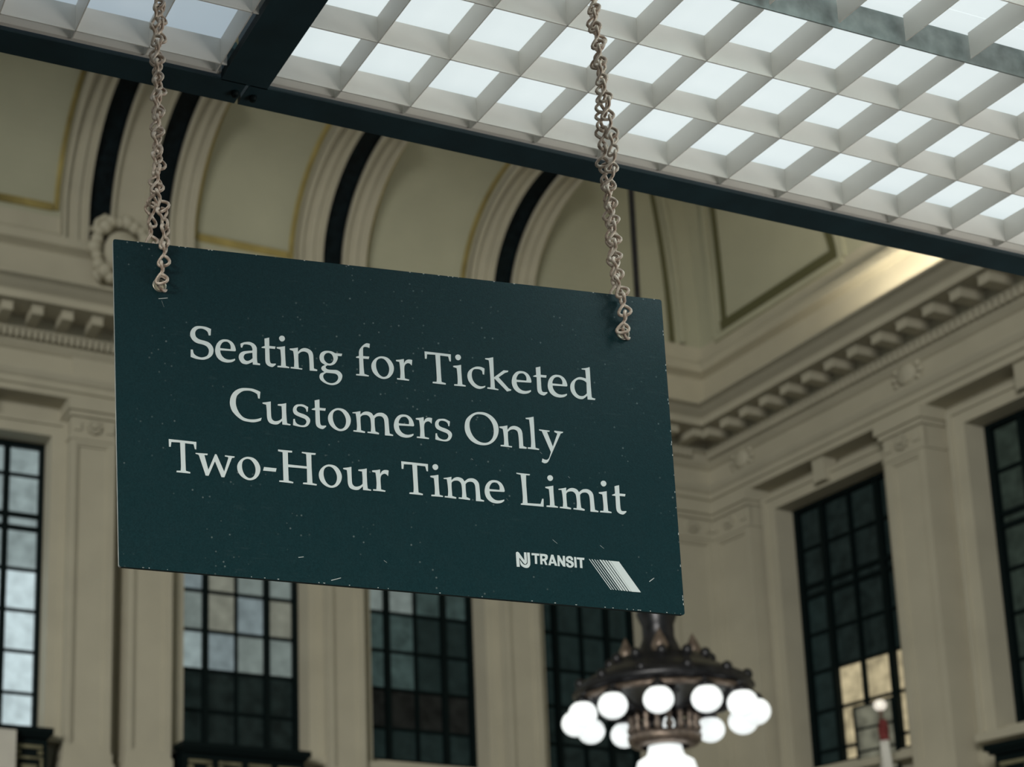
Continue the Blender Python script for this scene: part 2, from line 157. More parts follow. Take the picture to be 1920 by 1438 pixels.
def board_material():
    M = bpy.data.materials.new('dark teal sign paint'); M.use_nodes = True
    nt = M.node_tree; b = nt.nodes['Principled BSDF']
    b.inputs['Roughness'].default_value = 0.42; b.inputs['Specular IOR Level'].default_value = 0.26
    tc = nt.nodes.new('ShaderNodeTexCoord')
    def ramp(src, a, z):
        r = nt.nodes.new('ShaderNodeMapRange'); r.inputs['From Min'].default_value = a; r.inputs['From Max'].default_value = z
        nt.links.new(src, r.inputs['Value']); return r.outputs['Result']
    def noise(scale, detail=3, vec=None):
        n = nt.nodes.new('ShaderNodeTexNoise'); n.inputs['Scale'].default_value = scale; n.inputs['Detail'].default_value = detail
        nt.links.new(vec or tc.outputs['Object'], n.inputs['Vector']); return n.outputs['Fac']
    def mul(a, c):
        q = nt.nodes.new('ShaderNodeMath'); q.operation = 'MULTIPLY'; nt.links.new(a, q.inputs[0])
        if isinstance(c, float): q.inputs[1].default_value = c
        else: nt.links.new(c, q.inputs[1])
        return q.outputs['Value']
    def mx(fac, a, c):
        q = nt.nodes.new('ShaderNodeMix'); q.data_type = 'RGBA'; nt.links.new(fac, q.inputs['Factor'])
        if isinstance(a, tuple): q.inputs['A'].default_value = a
        else: nt.links.new(a, q.inputs['A'])
        q.inputs['B'].default_value = c; return q.outputs['Result']
    base = mx(ramp(noise(420, 2), 0.3, 0.7), (0.005, 0.023, 0.028, 1), (0.008, 0.033, 0.040, 1))
    # dust specks: small cells kept only where a sparse noise allows
    v = nt.nodes.new('ShaderNodeTexVoronoi'); v.inputs['Scale'].default_value = 95
    nt.links.new(tc.outputs['Object'], v.inputs['Vector'])
    speck = mul(ramp(v.outputs['Distance'], 0.15, 0.07), ramp(noise(14, 2), 0.50, 0.62))
    col = mx(mul(speck, 0.3), base, (0.34, 0.40, 0.40, 1))
    # wiped scuffs: long thin streaks
    mp = nt.nodes.new('ShaderNodeMapping'); mp.inputs['Scale'].default_value = (3, 60, 60); mp.inputs['Rotation'].default_value = (0, 0.12, 0)
    nt.links.new(tc.outputs['Object'], mp.inputs['Vector'])
    streak = mul(ramp(noise(4, 4, mp.outputs['Vector']), 0.60, 0.75), ramp(noise(5, 2), 0.5, 0.65))
    col = mx(mul(streak, 0.06), col, (0.2, 0.27, 0.28, 1))
    nt.links.new(col, b.inputs['Base Color'])
    rr = nt.nodes.new('ShaderNodeMapRange'); rr.inputs['To Min'].default_value = 0.28; rr.inputs['To Max'].default_value = 0.42
    nt.links.new(noise(60, 4), rr.inputs['Value']); nt.links.new(rr.outputs['Result'], b.inputs['Roughness'])
    bp = nt.nodes.new('ShaderNodeBump'); bp.inputs['Strength'].default_value = 0.25; bp.inputs['Distance'].default_value = 0.0006
    nt.links.new(noise(700, 2), bp.inputs['Height']); nt.links.new(bp.outputs['Normal'], b.inputs['Normal'])
    return M
BOARD = board_material()

def chain_material():
    M = mat('rusty dusty wire', (0.30, 0.24, 0.19), 0.45, 0.2, bump=0.3, bscale=300)
    nt = M.node_tree; b = nt.nodes['Principled BSDF']
    n = nt.nodes.new('ShaderNodeTexNoise'); n.inputs['Scale'].default_value = 120; n.inputs['Detail'].default_value = 4
    tc = nt.nodes.new('ShaderNodeTexCoord'); nt.links.new(tc.outputs['Object'], n.inputs['Vector'])
    cr = nt.nodes.new('ShaderNodeValToRGB')
    cr.color_ramp.elements[0].position = 0.35; cr.color_ramp.elements[0].color = (0.30, 0.20, 0.145, 1)
    cr.color_ramp.elements[1].position = 0.68; cr.color_ramp.elements[1].color = (0.80, 0.70, 0.60, 1)
    nt.links.new(n.outputs['Fac'], cr.inputs['Fac']); nt.links.new(cr.outputs['Color'], b.inputs['Base Color'])
    return M
WIRE = chain_material()
EYELET = mat('worn steel eyelet', (0.42, 0.39, 0.33), 0.35, 0.85)

PANES = {}
def pane(kind):
    if kind in PANES: return PANES[kind]
    t = {'bright': ((0.62, 0.76, 0.79), 0.80, 0.18), 'pale': ((0.28, 0.35, 0.35), 0.80, 0.25), 'grey': ((0.18, 0.22, 0.205), 0.8, 0.2),
         'blue': ((0.19, 0.24, 0.25), 0.8, 0.2), 'warm': ((0.20, 0.21, 0.17), 0.8, 0.2), 'dusk': ((0.038, 0.062, 0.058), 0.8, 0.35),
         'night': ((0.0075, 0.013, 0.012), 0.8, 0.4), 'brown': ((0.008, 0.009, 0.008), 0.8, 0.4), 'olive': ((0.022, 0.032, 0.025), 0.8, 0.35),
         'gold': ((0.46, 0.39, 0.24), 0.9, 0.4), 'green': ((0.009, 0.017, 0.016), 0.8, 0.25)}[kind]
    PANES[kind] = mat('frosted pane ' + kind, tuple(c * 0.1 + 0.004 for c in t[0]), 0.5, emit=t[0], estr=t[1], var=t[2], vscale=5.0, spec=0.12)
    return PANES[kind]

# ------------------------------------------------------------------ mesh helpers
class MB:
    """collects shapes; build() links them as ONE mesh object"""
    def __init__(s): s.v = []; s.f = []; s.mi = []; s.cur = 0
    def add(s, vs_, fs):
        o = len(s.v); s.v += [tuple(p) for p in vs_]; s.f += [tuple(i + o for i in q) for q in fs]; s.mi += [s.cur] * len(fs)
    def hexa(s, p):     # 8 corners: bottom ring then top ring
        s.add(p, [(0, 3, 2, 1), (4, 5, 6, 7), (0, 1, 5, 4), (1, 2, 6, 5), (2, 3, 7, 6), (3, 0, 4, 7)])
    def box(s, x0, x1, y0, y1, z0, z1):
        s.hexa([(x0, y0, z0), (x1, y0, z0), (x1, y1, z0), (x0, y1, z0), (x0, y0, z1), (x1, y0, z1), (x1, y1, z1), (x0, y1, z1)])
    def lathe(s, prof, c=(0, 0, 0), n=40):
        o = len(s.v)
        for r, z in prof:
            for k in range(n):
                a = 2 * PI * k / n; s.v.append((c[0] + r * math.cos(a), c[1] + r * math.sin(a), c[2] + z))
        for j in range(len(prof) - 1):
            for k in range(n):
                q = (o + j * n + k, o + j * n + (k + 1) % n, o + (j + 1) * n + (k + 1) % n, o + (j + 1) * n + k)
                s.f.append(q); s.mi.append(s.cur)
    def tube(s, pts, r, n=8, closed=False, cap=True):
        P = [Vector(p) for p in pts]; N = len(P); o = len(s.v); up = None
        for i, p in enumerate(P):
            t = (P[(i + 1) % N] - P[i - 1]) if closed else (P[min(i + 1, N - 1)] - P[max(i - 1, 0)])
            t.normalize()
            if up is None: up = t.orthogonal().normalized()
            up = (up - t * up.dot(t)); up = up.normalized() if up.length > 1e-6 else t.orthogonal().normalized()
            sd = t.cross(up); rr = r[i] if isinstance(r, (list, tuple)) else r
            for k in range(n):
                a = 2 * PI * k / n; s.v.append(tuple(p + up * (math.cos(a) * rr) + sd * (math.sin(a) * rr)))
        for i in range(N if closed else N - 1):
            j = (i + 1) % N
            for k in range(n):
                s.f.append((o + i * n + k, o + i * n + (k + 1) % n, o + j * n + (k + 1) % n, o + j * n + k)); s.mi.append(s.cur)
        if cap and not closed:
            s.f.append(tuple(o + k for k in reversed(range(n)))); s.f.append(tuple(o + (N - 1) * n + k for k in range(n))); s.mi += [s.cur] * 2
    def sphere(s, c, r, n=20, m=12, sz=1.0):
        s.lathe([(max(1e-4, r * math.sin(PI * j / m)), -r * sz * math.cos(PI * j / m)) for j in range(m + 1)], c, n)
    def build(s, name, mats, parent=None, smooth=False, fix=True):
        me = bpy.data.meshes.new(name); me.from_pydata(s.v, [], s.f)
        for M in (mats if isinstance(mats, (list, tuple)) else [mats]): me.materials.append(M)
        me.polygons.foreach_set('material_index', s.mi)
        if smooth: me.polygons.foreach_set('use_smooth', [True] * len(me.polygons))
        me.update()
        if fix:
            b = bmesh.new(); b.from_mesh(me); bmesh.ops.recalc_face_normals(b, faces=b.faces); b.to_mesh(me); b.free()
        o = bpy.data.objects.new(name, me); COL.objects.link(o)
        if parent: o.parent = parent; o.matrix_parent_inverse = parent.matrix_world.inverted()
        return o

def recentre(o):
    """put a top-level mesh object's origin at the middle of its base"""
    vs_ = [v.co for v in o.data.vertices]
    c = Vector(((min(v.x for v in vs_) + max(v.x for v in vs_)) / 2, (min(v.y for v in vs_) + max(v.y for v in vs_)) / 2, min(v.z for v in vs_)))
    o.data.transform(Matrix.Translation(-c)); o.location = c
    bpy.context.view_layer.update()
    return o
def thing(name, label, cat, loc=(0, 0, 0), group=None):
    o = bpy.data.objects.new(name, None); COL.objects.link(o); o.location = loc; o.empty_display_size = 0.1
    o['label'] = label; o['category'] = cat
    if group: o['group'] = group
    bpy.context.view_layer.update()
    return o
def tag(o, label, cat, group=None):
    o['label'] = label; o['category'] = cat
    if group: o['group'] = group
    return o
def struct(o): o['kind'] = 'structure'; return o

# ------------------------------------------------------------------ the two walls
# wall coordinates: a = along the wall (X on the back wall, Y on the right wall), o = projection into the hall, z = height above the eye
YA, XB = 19.80, 17.82
def PA(a, o, z): return (a, YA - o, z + EYE)
def PB(a, o, z): return (XB - o, a, z + EYE)
# the entablature and the cove ride a little lower towards the corner and on the right wall
def drop(a): return -0.20 * min(1.0, max(0.0, (a - 5.0) / 12.8))
def QA(a, o, z): return PA(a, o, z + drop(a))
def QB(a, o, z): return PB(a, o, z - 0.20)
class WB(MB):
    def __init__(s, P): super().__init__(); s.P = P
    def wbox(s, a0, a1, o0, o1, z0, z1):
        P = s.P; s.hexa([P(a0, o0, z0), P(a1, o0, z0), P(a1, o1, z0), P(a0, o1, z0), P(a0, o0, z1), P(a1, o0, z1), P(a1, o1, z1), P(a0, o1, z1)])
    def frame(s, a0, a1, z0, z1, w, o0, o1):     # picture frame moulding, outer size given
        s.wbox(a0, a0 + w, o0, o1, z0, z1); s.wbox(a1 - w, a1, o0, o1, z0, z1)
        s.wbox(a0 + w, a1 - w, o0, o1, z0, z0 + w); s.wbox(a0 + w, a1 - w, o0, o1, z1 - w, z1)

WIN_A = [(0.2, 2.42), (3.20, 5.56), (7.74, 9.84), (10.93, 13.03), (14.14, 16.20)]
WIN_B = [(16.11, 18.28), (12.62, 14.72), (9.15, 11.25)]
ZA, ZB = (4.53, 9.10), (4.61, 9.03)

def wall(name, P, a0, a1, z0, z1, wins, zw):
    w = WB(P); xs = sorted({a0, a1, *[x for q in wins for x in q]}); inside = lambda c: any(q[0] < c < q[1] for q in wins)
    for i in range(len(xs) - 1):
        p, q = xs[i], xs[i + 1]; mid = (p + q) / 2
        if inside(mid):
            w.wbox(p, q, -0.6, -0.06, z0, zw[0]); w.wbox(p, q, -0.6, -0.06, zw[1], z1)
        else: w.wbox(p, q, -0.6, -0.06, z0, z1)
    return struct(w.build(name, PLASTER))
wall('wall_back', PA, -14.0, XB + 0.6, -EYE, 13.0, WIN_A, ZA)
wall('wall_right', PB, -14.0, YA + 0.0, -EYE, 13.0, WIN_B, ZB)
f = MB(); f.box(-30, XB + 0.5, -30, YA + 0.5, -0.3, 0.0); struct(f.build('floor', FLOOR))

# entablature: one profile (projection, height) carried along both walls with a mitre at the corner
PROFILE = [(-0.3, 9.66), (0.34, 9.66), (0.34, 9.76), (0.38, 9.77), (0.38, 9.87), (0.42, 9.90), (0.46, 9.97), (0.46, 10.02), (0.28, 10.08), (0.28, 10.35),
           (0.32, 10.37), (0.39, 10.44), (0.40, 10.46), (0.40, 10.59), (0.46, 10.61), (0.46, 10.80), (1.0, 10.80), (1.0, 10.78), (1.03, 10.78), (1.03, 10.90),
           (1.06, 10.92), (1.12, 10.95), (1.20, 11.0), (1.28, 11.02), (1.30, 11.02), (1.30, 11.06), (0.35, 11.16), (0.35, 12.03),
           (0.38, 12.05), (0.50, 12.10), (0.50, 12.18), (0.46, 12.20), (0.46, 12.27), (0.36, 12.32), (0.30, 12.42), (0.22, 12.46), (0.20, 12.75), (-0.3, 12.75)]
def sweep(name, prof, material):
    w = MB(); n = len(prof)
    rings = [[QA(-14, o, z) for o, z in prof], [QA(5.0, o, z) for o, z in prof], [(XB - o, YA - o, z - 0.20 + EYE) for o, z in prof], [QB(-14, o, z) for o, z in prof]]
    for r in rings: w.v += r
    for k in range(3):
        for j in range(n - 1):
            w.f.append((k * n + j, k * n + j + 1, (k + 1) * n + j + 1, (k + 1) * n + j)); w.mi.append(0)
    return struct(w.build(name, material))
sweep('trim_1', PROFILE, PLASTER)
# modillions and dentils of the cornice
w = WB(QA)
for k in range(-8, 28):
    a = 4.60 + 0.4695 * k
    if a > XB - 1.0: break
    w.wbox(a - 0.085, a + 0.085, 0.44, 0.90, 10.64, 10.80); w.wbox(a - 0.105, a + 0.105, 0.44, 0.92, 10.77, 10.80)
for k in range(-20, 128):
    a = 4.667 + 0.097 * k
    if a > XB - 0.5: break
    w.wbox(a - 0.026, a + 0.026, 0.38, 0.49, 10.465, 10.585)
struct(w.build('trim_2', PLASTER))
w = WB(QB)
for k in range(0, 34):
    a = 18.86 - 0.4425 * k
    w.wbox(a - 0.085, a + 0.085, 0.44, 0.90, 10.64, 10.80); w.wbox(a - 0.105, a + 0.105, 0.44, 0.92, 10.77, 10.80)
for k in range(0, 150):
    a = YA - 0.52 - 0.097 * k
    w.wbox(a - 0.026, a + 0.026, 0.38, 0.49, 10.465, 10.585)
struct(w.build('trim_3', PLASTER))

# pilasters: shaft with a sunk panel, base, necking, rosette and abacus
def pilaster(w, a0, a1, base, top=9.66, o=0.36):
    W = a1 - a0
    w.wbox(a0, a1, -0.06, o - 0.05, base + 0.30, top - 0.28)
    w.frame(a0, a1, base + 0.30, top - 0.60, 0.10, o - 0.05, o)          # raised border round the sunk panel
    w.frame(a0 + 0.10, a1 - 0.10, base + 0.40, top - 0.70, 0.035, o - 0.05, o - 0.02)
    w.wbox(a0 - 0.02, a1 + 0.02, -0.06, o + 0.03, base + 0.14, base + 0.30)
    w.wbox(a0 - 0.05, a1 + 0.05, -0.06, o + 0.07, base, base + 0.14)
    w.wbox(a0, a1, o - 0.06, o, top - 0.60, top - 0.28)
    w.wbox(a0 - 0.02, a1 + 0.02, -0.06, o + 0.02, top - 0.64, top - 0.60)
    w.wbox(a0 - 0.03, a1 + 0.03, -0.06, o + 0.05, top - 0.28, top - 0.20)
    w.wbox(a0 - 0.06, a1 + 0.06, -0.06, o + 0.10, top - 0.20, top)
    c = (a0 + a1) / 2; z = top - 0.42
    for k in range(8):                                                    # rosette
        q = 2 * PI * k / 8; x, y = c + 0.085 * math.cos(q), z + 0.085 * math.sin(q)
        w.wbox(x - 0.035, x + 0.035, o, o + 0.05, y - 0.035, y + 0.035)
    w.wbox(c - 0.04, c + 0.04, o, o + 0.08, z - 0.04, z + 0.04)
    for sx in (a0 + 0.10, a1 - 0.10):
        w.wbox(sx - 0.06, sx + 0.06, o, o + 0.03, top - 0.50, top - 0.36)
def surround(w, a0, a1, z0, z1, top):
    key = True
    w.wbox(a0 - 0.17, a0, -0.06, 0.12, z0 - 0.1, z1 + 0.17); w.wbox(a1, a1 + 0.17, -0.06, 0.12, z0 - 0.1, z1 + 0.17)
    w.wbox(a0, a1, -0.06, 0.12, z1, z1 + 0.17)
    w.wbox(a0 - 0.24, a0 - 0.17, -0.06, 0.16, z0 - 0.1, z1 + 0.24); w.wbox(a1 + 0.17, a1 + 0.24, -0.06, 0.16, z0 - 0.1, z1 + 0.24)
    w.wbox(a0 - 0.17, a1 + 0.17, -0.06, 0.16, z1 + 0.17, z1 + 0.24)
    w.wbox(a0 - 0.24, a1 + 0.24, -0.06, 0.24, z0 - 0.22, z0 - 0.10)
    if key: w.wbox((a0 + a1) / 2 - 0.11, (a0 + a1) / 2 + 0.11, 0.0, 0.26, z1 + 0.05, top)
for n, (P, ps, ws, zw, base) in enumerate([
        (PA, [(2.62, 3.34), (5.79, 6.51), (6.74, 7.46), (10.05, 10.69), (13.24, 13.90), (16.55, XB - 0.345)], WIN_A, ZA, 3.86),
        (PB, [(18.60, YA - 0.345), (15.18, 15.87), (11.60, 12.30)], WIN_B, ZB, 3.86)]):
    w = WB(P)
    for a0, a1 in ps: pilaster(w, a0, a1, base, 9.66 + (drop((a0 + a1) / 2) if P is PA else -0.20))
    struct(w.build('trim_%d' % (4 + 2 * n), PLASTER))
    w = WB(P)
    for a0, a1 in ws: surround(w, a0, a1, *zw, 9.66 + (drop((a0 + a1) / 2) if P is PA else -0.20))
    w.wbox(-14, 30 if False else (XB if P is PA else YA) - 0.02, -0.06, 0.30, 3.62, 3.86)      # string course the pilasters stand on
    w.wbox(-14, (XB if P is PA else YA) - 0.02, -0.06, 0.22, 3.50, 3.62)
    struct(w.build('trim_%d' % (5 + 2 * n), PLASTER))
# frieze blocks over the pilasters
w = WB(QA)
for a0, a1 in [(5.80, 7.46), (10.03, 10.70), (13.24, 13.90)]: w.wbox(a0, a1, 0.28, 0.33, 10.07, 10.36)
struct(w.build('trim_8', PLASTER))

# ------------------------------------------------------------------ windows
ROWS_B = [0.0, 0.29, 0.94, 1.60, 2.24, 2.88, 3.06, 3.70, 1e9]
ROWS = [0.02, 0.59, 1.24, 1.88, 2.53, 3.19, 3.40, 4.05, 1e9]
wn = 0
def window(P, a0, a1, z0, z1, kinds, mull=(0.25, 0.5, 0.75)):
    """kinds(col, row) -> pane kind; glass set back in the reveal"""
    global wn; wn += 1
    w = WB(P); H = z1 - z0; rows = [r for r in (ROWS if P is PA else ROWS_B) if r < H - 0.05] + [H]
    cols = [a0] + [a0 + (a1 - a0) * q for q in mull] + [a1]
    w.frame(a0, a1, z0, z1, 0.075, -0.42, -0.24)
    for j, c in enumerate(cols[1:-1]):
        t = 0.045 if j != 1 else 0.018
        w.wbox(c - t, c + t, -0.40, -0.26, z0, z1)
    for r in rows[1:-1]:
        t = 0.022 if r not in (3.19, 3.40, 2.88, 3.06) else 0.036
        w.wbox(a0, a1, -0.38, -0.28, z0 + r - t, z0 + r + t)
    fr = struct(w.build('window_%d' % wn, IRON))
    nc, groups = len(cols) - 1, {}
    flip = P is PB
    for i in range(nc):
        for j in range(len(rows) - 1):
            k = kinds(i, j)
            if k is None: continue
            groups.setdefault(k, []).append((cols[i], cols[i + 1], z0 + rows[j], z0 + rows[j + 1]))
    for k, qs in groups.items():
        g_ = WB(P)
        for p, q, r, s_ in qs: g_.wbox(p, q, -0.36, -0.345, r, s_)
        g_.build('glass', pane(k), fr)
    # back of the recess
    return fr
def kA1(i, j): return 'bright' if j < 4 else ('pale' if j > 3 else 'bright')
def kA2(i, j):
    if j < 2: return 'night'
    return {(0, 2): 'pale', (1, 2): 'blue', (2, 2): 'grey', (3, 2): 'grey', (0, 3): 'grey', (1, 3): 'warm', (2, 3): 'blue', (3, 3): 'warm',
            (0, 4): 'blue', (1, 4): 'warm', (2, 4): 'grey', (3, 4): 'grey'}.get((i, j), 'grey')
def kA3(i, j):
    if j == 0: return 'green'
    if j == 1: return 'brown'
    return 'grey' if (j > 3 and i < 2) else ('dusk' if i < 2 or j > 3 else 'green')
def kA4(i, j): return 'night' if j < 2 else 'green'
window(PA, *WIN_A[0], *ZA, lambda i, j: 'bright')
window(PA, *WIN_A[1], *ZA, kA1)
window(PA, *WIN_A[2], *ZA, kA2)
window(PA, *WIN_A[3], *ZA, kA3)
window(PA, *WIN_A[4], *ZA, kA4)
def kB1(i, j):          # columns run away from the viewer: i = 3 is next to the corner
    if i == 3: return 'green' if j < 5 else 'night'
    if j < 3: return 'gold'
    return 'night'
def kB2(i, j): return 'olive'
window(PB, *WIN_B[0], *ZB, kB1)
window(PB, *WIN_B[1], *ZB, kB2)
window(PB, *WIN_B[2], *ZB, kB2)

# dark ornate balconies under the windows
def balcony(P, a0, a1, ztop, label, group='iron window balconies'):
    c = P((a0 + a1) / 2, 0.25, ztop - 0.9)
    t = thing('window_balcony', label, 'balcony', c, group)
    w = WB(P); w.wbox(a0 - 0.04, a1 + 0.04, 0.02, 0.62, ztop - 0.09, ztop); w.wbox(a0, a1, 0.02, 0.58, ztop - 0.14, ztop - 0.09); w.build('cap_rail', IRON, t)
    w = WB(P); w.wbox(a0 + 0.02, a1 - 0.02, 0.02, 0.50, ztop - 0.9, ztop - 0.14); w.build('box', IRON, t)
    w = WB(P); n = 4; W = (a1 - a0 - 0.08) / n
    for k in range(n):
        p = a0 + 0.04 + k * W
        w.frame(p + 0.05, p + W - 0.05, ztop - 0.86, ztop - 0.42, 0.035, 0.50, 0.53)
        w.wbox(p + 0.14, p + W - 0.14, 0.50, 0.54, ztop - 0.74, ztop - 0.54)
        w.wbox(p + 0.06, p + W - 0.06, 0.50, 0.53, ztop - 0.30, ztop - 0.25)
        for q in (p + 0.09, p + W - 0.09):
            w.wbox(q - 0.035, q + 0.035, 0.50, 0.54, ztop - 0.39, ztop - 0.33)
    w.build('scrollwork', SCROLL, t)
    return t
balcony(PA, 3.42, 5.53, 4.42, 'dark iron window balcony below the brightest window, with white banner hung on it')
balcony(PA, 7.58, 9.58, 4.41, 'dark iron window balcony below the half dark window beside the paired pilasters')
balcony(PB, 12.20, 14.50, 4.24, 'dark iron window balcony on the right wall, below the olive paned window')

# ------------------------------------------------------------------ coved ceiling
CZ, CR, CH, CO = 12.75, 1.80, 1.70, 2.0       # spring height, horizontal and vertical radius, projection of the crown line
def cove(t, d=0.0):                           # t 0..pi/2 -> projection, height ; d = thickness towards the hall
    return CO - (CR - d) * math.cos(t) , CZ + (CH - d) * math.sin(t)
NT = 22
w = MB()
rings = []
for k in range(NT + 1):
    o, z = cove(PI / 2 * k / NT)
    rings.append([QA(-14, o, z), QA(5.0, o, z), (XB - o, YA - o, z - 0.20 + EYE), QB(-14, o, z)])
rings.append([QA(-45, 34, CZ + CH), QA(-40, 34, CZ + CH), (XB - 34, YA - 34, CZ + CH - 0.20 + EYE), QB(-50, 34, CZ + CH)])
for r in rings: w.v += r
for k in range(len(rings) - 1):
    for j in range(3):
        w.f.append((k * 4 + j, k * 4 + j + 1, (k + 1) * 4 + j + 1, (k + 1) * 4 + j)); w.mi.append(0)
struct(w.build('ceiling', COVE, smooth=False))

def rib_strip(w, P, a0, a1, d0, d1, t0=0.0, t1=PI / 2, lead=None):
    """curved band on the cove between a0 and a1, standing d1 proud; lead = it also drops straight down to this height"""
    st = [cove(t0 + (t1 - t0) * k / NT, d1) for k in range(NT + 1)]
    bk = [cove(t0 + (t1 - t0) * k / NT, d0) for k in range(NT + 1)]
    if lead is not None: st.insert(0, (st[0][0], lead)); bk.insert(0, (bk[0][0], lead))
    o = len(w.v); n = len(st)
    for q in range(n):
        w.v += [P(a0, *bk[q]), P(a0, *st[q]), P(a1, *st[q]), P(a1, *bk[q])]
    for q in range(n - 1):
        for r in range(3):
            w.f.append((o + q * 4 + r, o + q * 4 + r + 1, o + q * 4 + 4 + r + 1, o + q * 4 + 4 + r)); w.mi.append(w.cur)
    w.f.append((o, o + 1, o + 2, o + 3)); w.mi.append(w.cur)
def rib(number, centres):
    """one transverse arch of the cove: stone bands, black inlay, gilt beads"""
    w = MB(); h = 0.185
    lo, hi = centres[0] - h, centres[-1] + h
    z0 = 12.22
    w.cur = 1
    for c in centres: rib_strip(w, QA, c - h, c + h, -0.05, 0.10, lead=z0)
    w.cur = 0
    spans = [(lo - 0.42, lo), (hi, hi + 0.42)] + [(centres[i] + h, centres[i + 1] - h) for i in range(len(centres) - 1)]
    for a, b in spans:
        rib_strip(w, QA, a, b, -0.05, 0.14, lead=z0)
        for e in (a, b - 0.05): rib_strip(w, QA, e, e + 0.05, 0.10, 0.20, lead=z0)
        if b - a < 0.5: rib_strip(w, QA, (a + b) / 2 - 0.05, (a + b) / 2 + 0.05, 0.10, 0.17, lead=z0)
    for c in centres: w2 = [QA(c + q, o, z) for z in (12.52, 12.60) for q, o in ((-h, 0.1), (h, 0.1), (h, 0.37), (-h, 0.37))]; w.hexa(w2)
    w.cur = 2
    for a in (lo - 0.53, hi + 0.46): rib_strip(w, QA, a, a + 0.07, -0.05, 0.035, t0=0.06)
    struct(w.build('trim_%d' % number, [PLASTER, RIBBLACK, GOLD]))
rib(9, [6.18, 7.16]); rib(10, [10.22]); rib(11, [13.42]); rib(12, [2.2])
# sunk panel borders
w = MB()
def gilt(P, a0, a1, flip=False):     # gilt band along the foot of a cove panel
    rib_strip(w, P, a0, a1, -0.05, 0.035, t0=0.05, t1=0.12)
for a0, a1 in [(2.9, 5.44), (7.9, 9.48), (10.95, 12.68), (14.15, 16.6)]: gilt(QA, a0, a1)
struct(w.build('trim_13', GOLD))

# groin and panel border mouldings near the corner, in the cove plaster
def cove_line(w, P, a_of, t0, t1, wid, d):
    n = 16; o = len(w.v)
    for k in range(n + 1):
        t = t0 + (t1 - t0) * k / n; a = a_of(cove(t)[0])
        for q, dd in ((a - wid / 2, -0.03), (a - wid / 2, d), (a + wid / 2, d), (a + wid / 2, -0.03)):
            w.v.append(P(q, *cove(t, dd)))
    for k in range(n):
        for r in range(3): w.f.append((o + k * 4 + r, o + k * 4 + r + 1, o + k * 4 + 4 + r + 1, o + k * 4 + 4 + r)); w.mi.append(w.cur)
SHADEGILT = mat('shaded olive gilding', (0.12, 0.12, 0.06), 0.6, 0.2)  # gilding darkened to olive, its shade put into the colour
w = MB()
for sgn, d, wid in ((0.42, 0.06, 0.10), (0.62, 0.03, 0.10)):
    w.cur = 0 if d > 0.05 else 1
    cove_line(w, QA, lambda o, s=sgn: XB - o - s, 0.0, PI / 2, wid, d)
    cove_line(w, QB, lambda o, s=sgn: YA - o - s, 0.0, PI / 2, wid, d)
# foot of the right-wall panel and its far upright
w.cur = 1; rib_strip(w, QB, 16.55, 19.05, -0.03, 0.03, t0=0.02, t1=0.14); cove_line(w, QB, lambda o: 16.55, 0.02, 1.2, 0.14, 0.03)
w.cur = 0; rib_strip(w, QB, 16.4, 19.2, -0.03, 0.06, t0=-0.05, t1=0.02); cove_line(w, QB, lambda o: 16.40, 0.0, 1.2, 0.12, 0.06)
w.cur = 0; cove_line(w, QB, lambda o: 15.7, 0.0, 1.2, 0.12, 0.06); w.cur = 1; cove_line(w, QB, lambda o: 15.55, 0.0, 1.2, 0.12, 0.03)
rib_strip(w, QB, 12.0, 15.5, -0.03, 0.03, t0=0.02, t1=0.14)
struct(w.build('trim_14', [COVE, SHADEGILT]))

# ------------------------------------------------------------------ wall ornaments
def medallion():
    c = Vector(QA(6.50, 0.50, 12.14))
    t = thing('wreath_medallion', 'round wreathed medallion above the paired pilasters, partly behind the sign', 'medallion', c - Vector((0, 0, 0.5)))
    w = MB(); n = 36
    for i, (r, y) in enumerate([(0.30, 0.0), (0.30, -0.10), (0.24, -0.16), (0.12, -0.19), (0.001, -0.20)]):
        for k in range(n):
            q = 2 * PI * k / n; w.v.append((c.x + r * math.cos(q), c.y + y, c.z + 1.12 * r * math.sin(q)))
        if i:
            for k in range(n): w.f.append(((i - 1) * n + k, (i - 1) * n + (k + 1) % n, i * n + (k + 1) % n, i * n + k)); w.mi.append(0)
    w.build('shield', PLASTER, t, smooth=True)
    w = MB()
    for k in range(22):
        q = 2 * PI * k / 22; r = 0.44 + 0.025 * (k % 2)
        w.sphere((c.x + r * math.cos(q), c.y - 0.07, c.z + 1.12 * r * math.sin(q)), 0.09 + 0.014 * (k % 3), 10, 6)
    w.build('wreath', PLASTER, t, smooth=True)
    for s_ in (-1, 1):
        w = MB(); w.tube([(c.x + s_ * 0.16, c.y - 0.05, c.z + 0.5), (c.x + s_ * 0.30, c.y - 0.06, c.z + 0.56), (c.x + s_ * 0.42, c.y - 0.05, c.z + 0.46), (c.x + s_ * 0.46, c.y - 0.04, c.z + 0.30)], 0.045, 8)
        w.build('ribbon', PLASTER, t, smooth=True); w = MB()
        w.tube([(c.x + s_ * 0.34, c.y - 0.05, c.z - 0.34), (c.x + s_ * 0.44, c.y - 0.05, c.z - 0.44), (c.x + s_ * 0.36, c.y - 0.05, c.z - 0.54)], 0.05, 8)
        w.build('ribbon', PLASTER, t, smooth=True)
medallion()
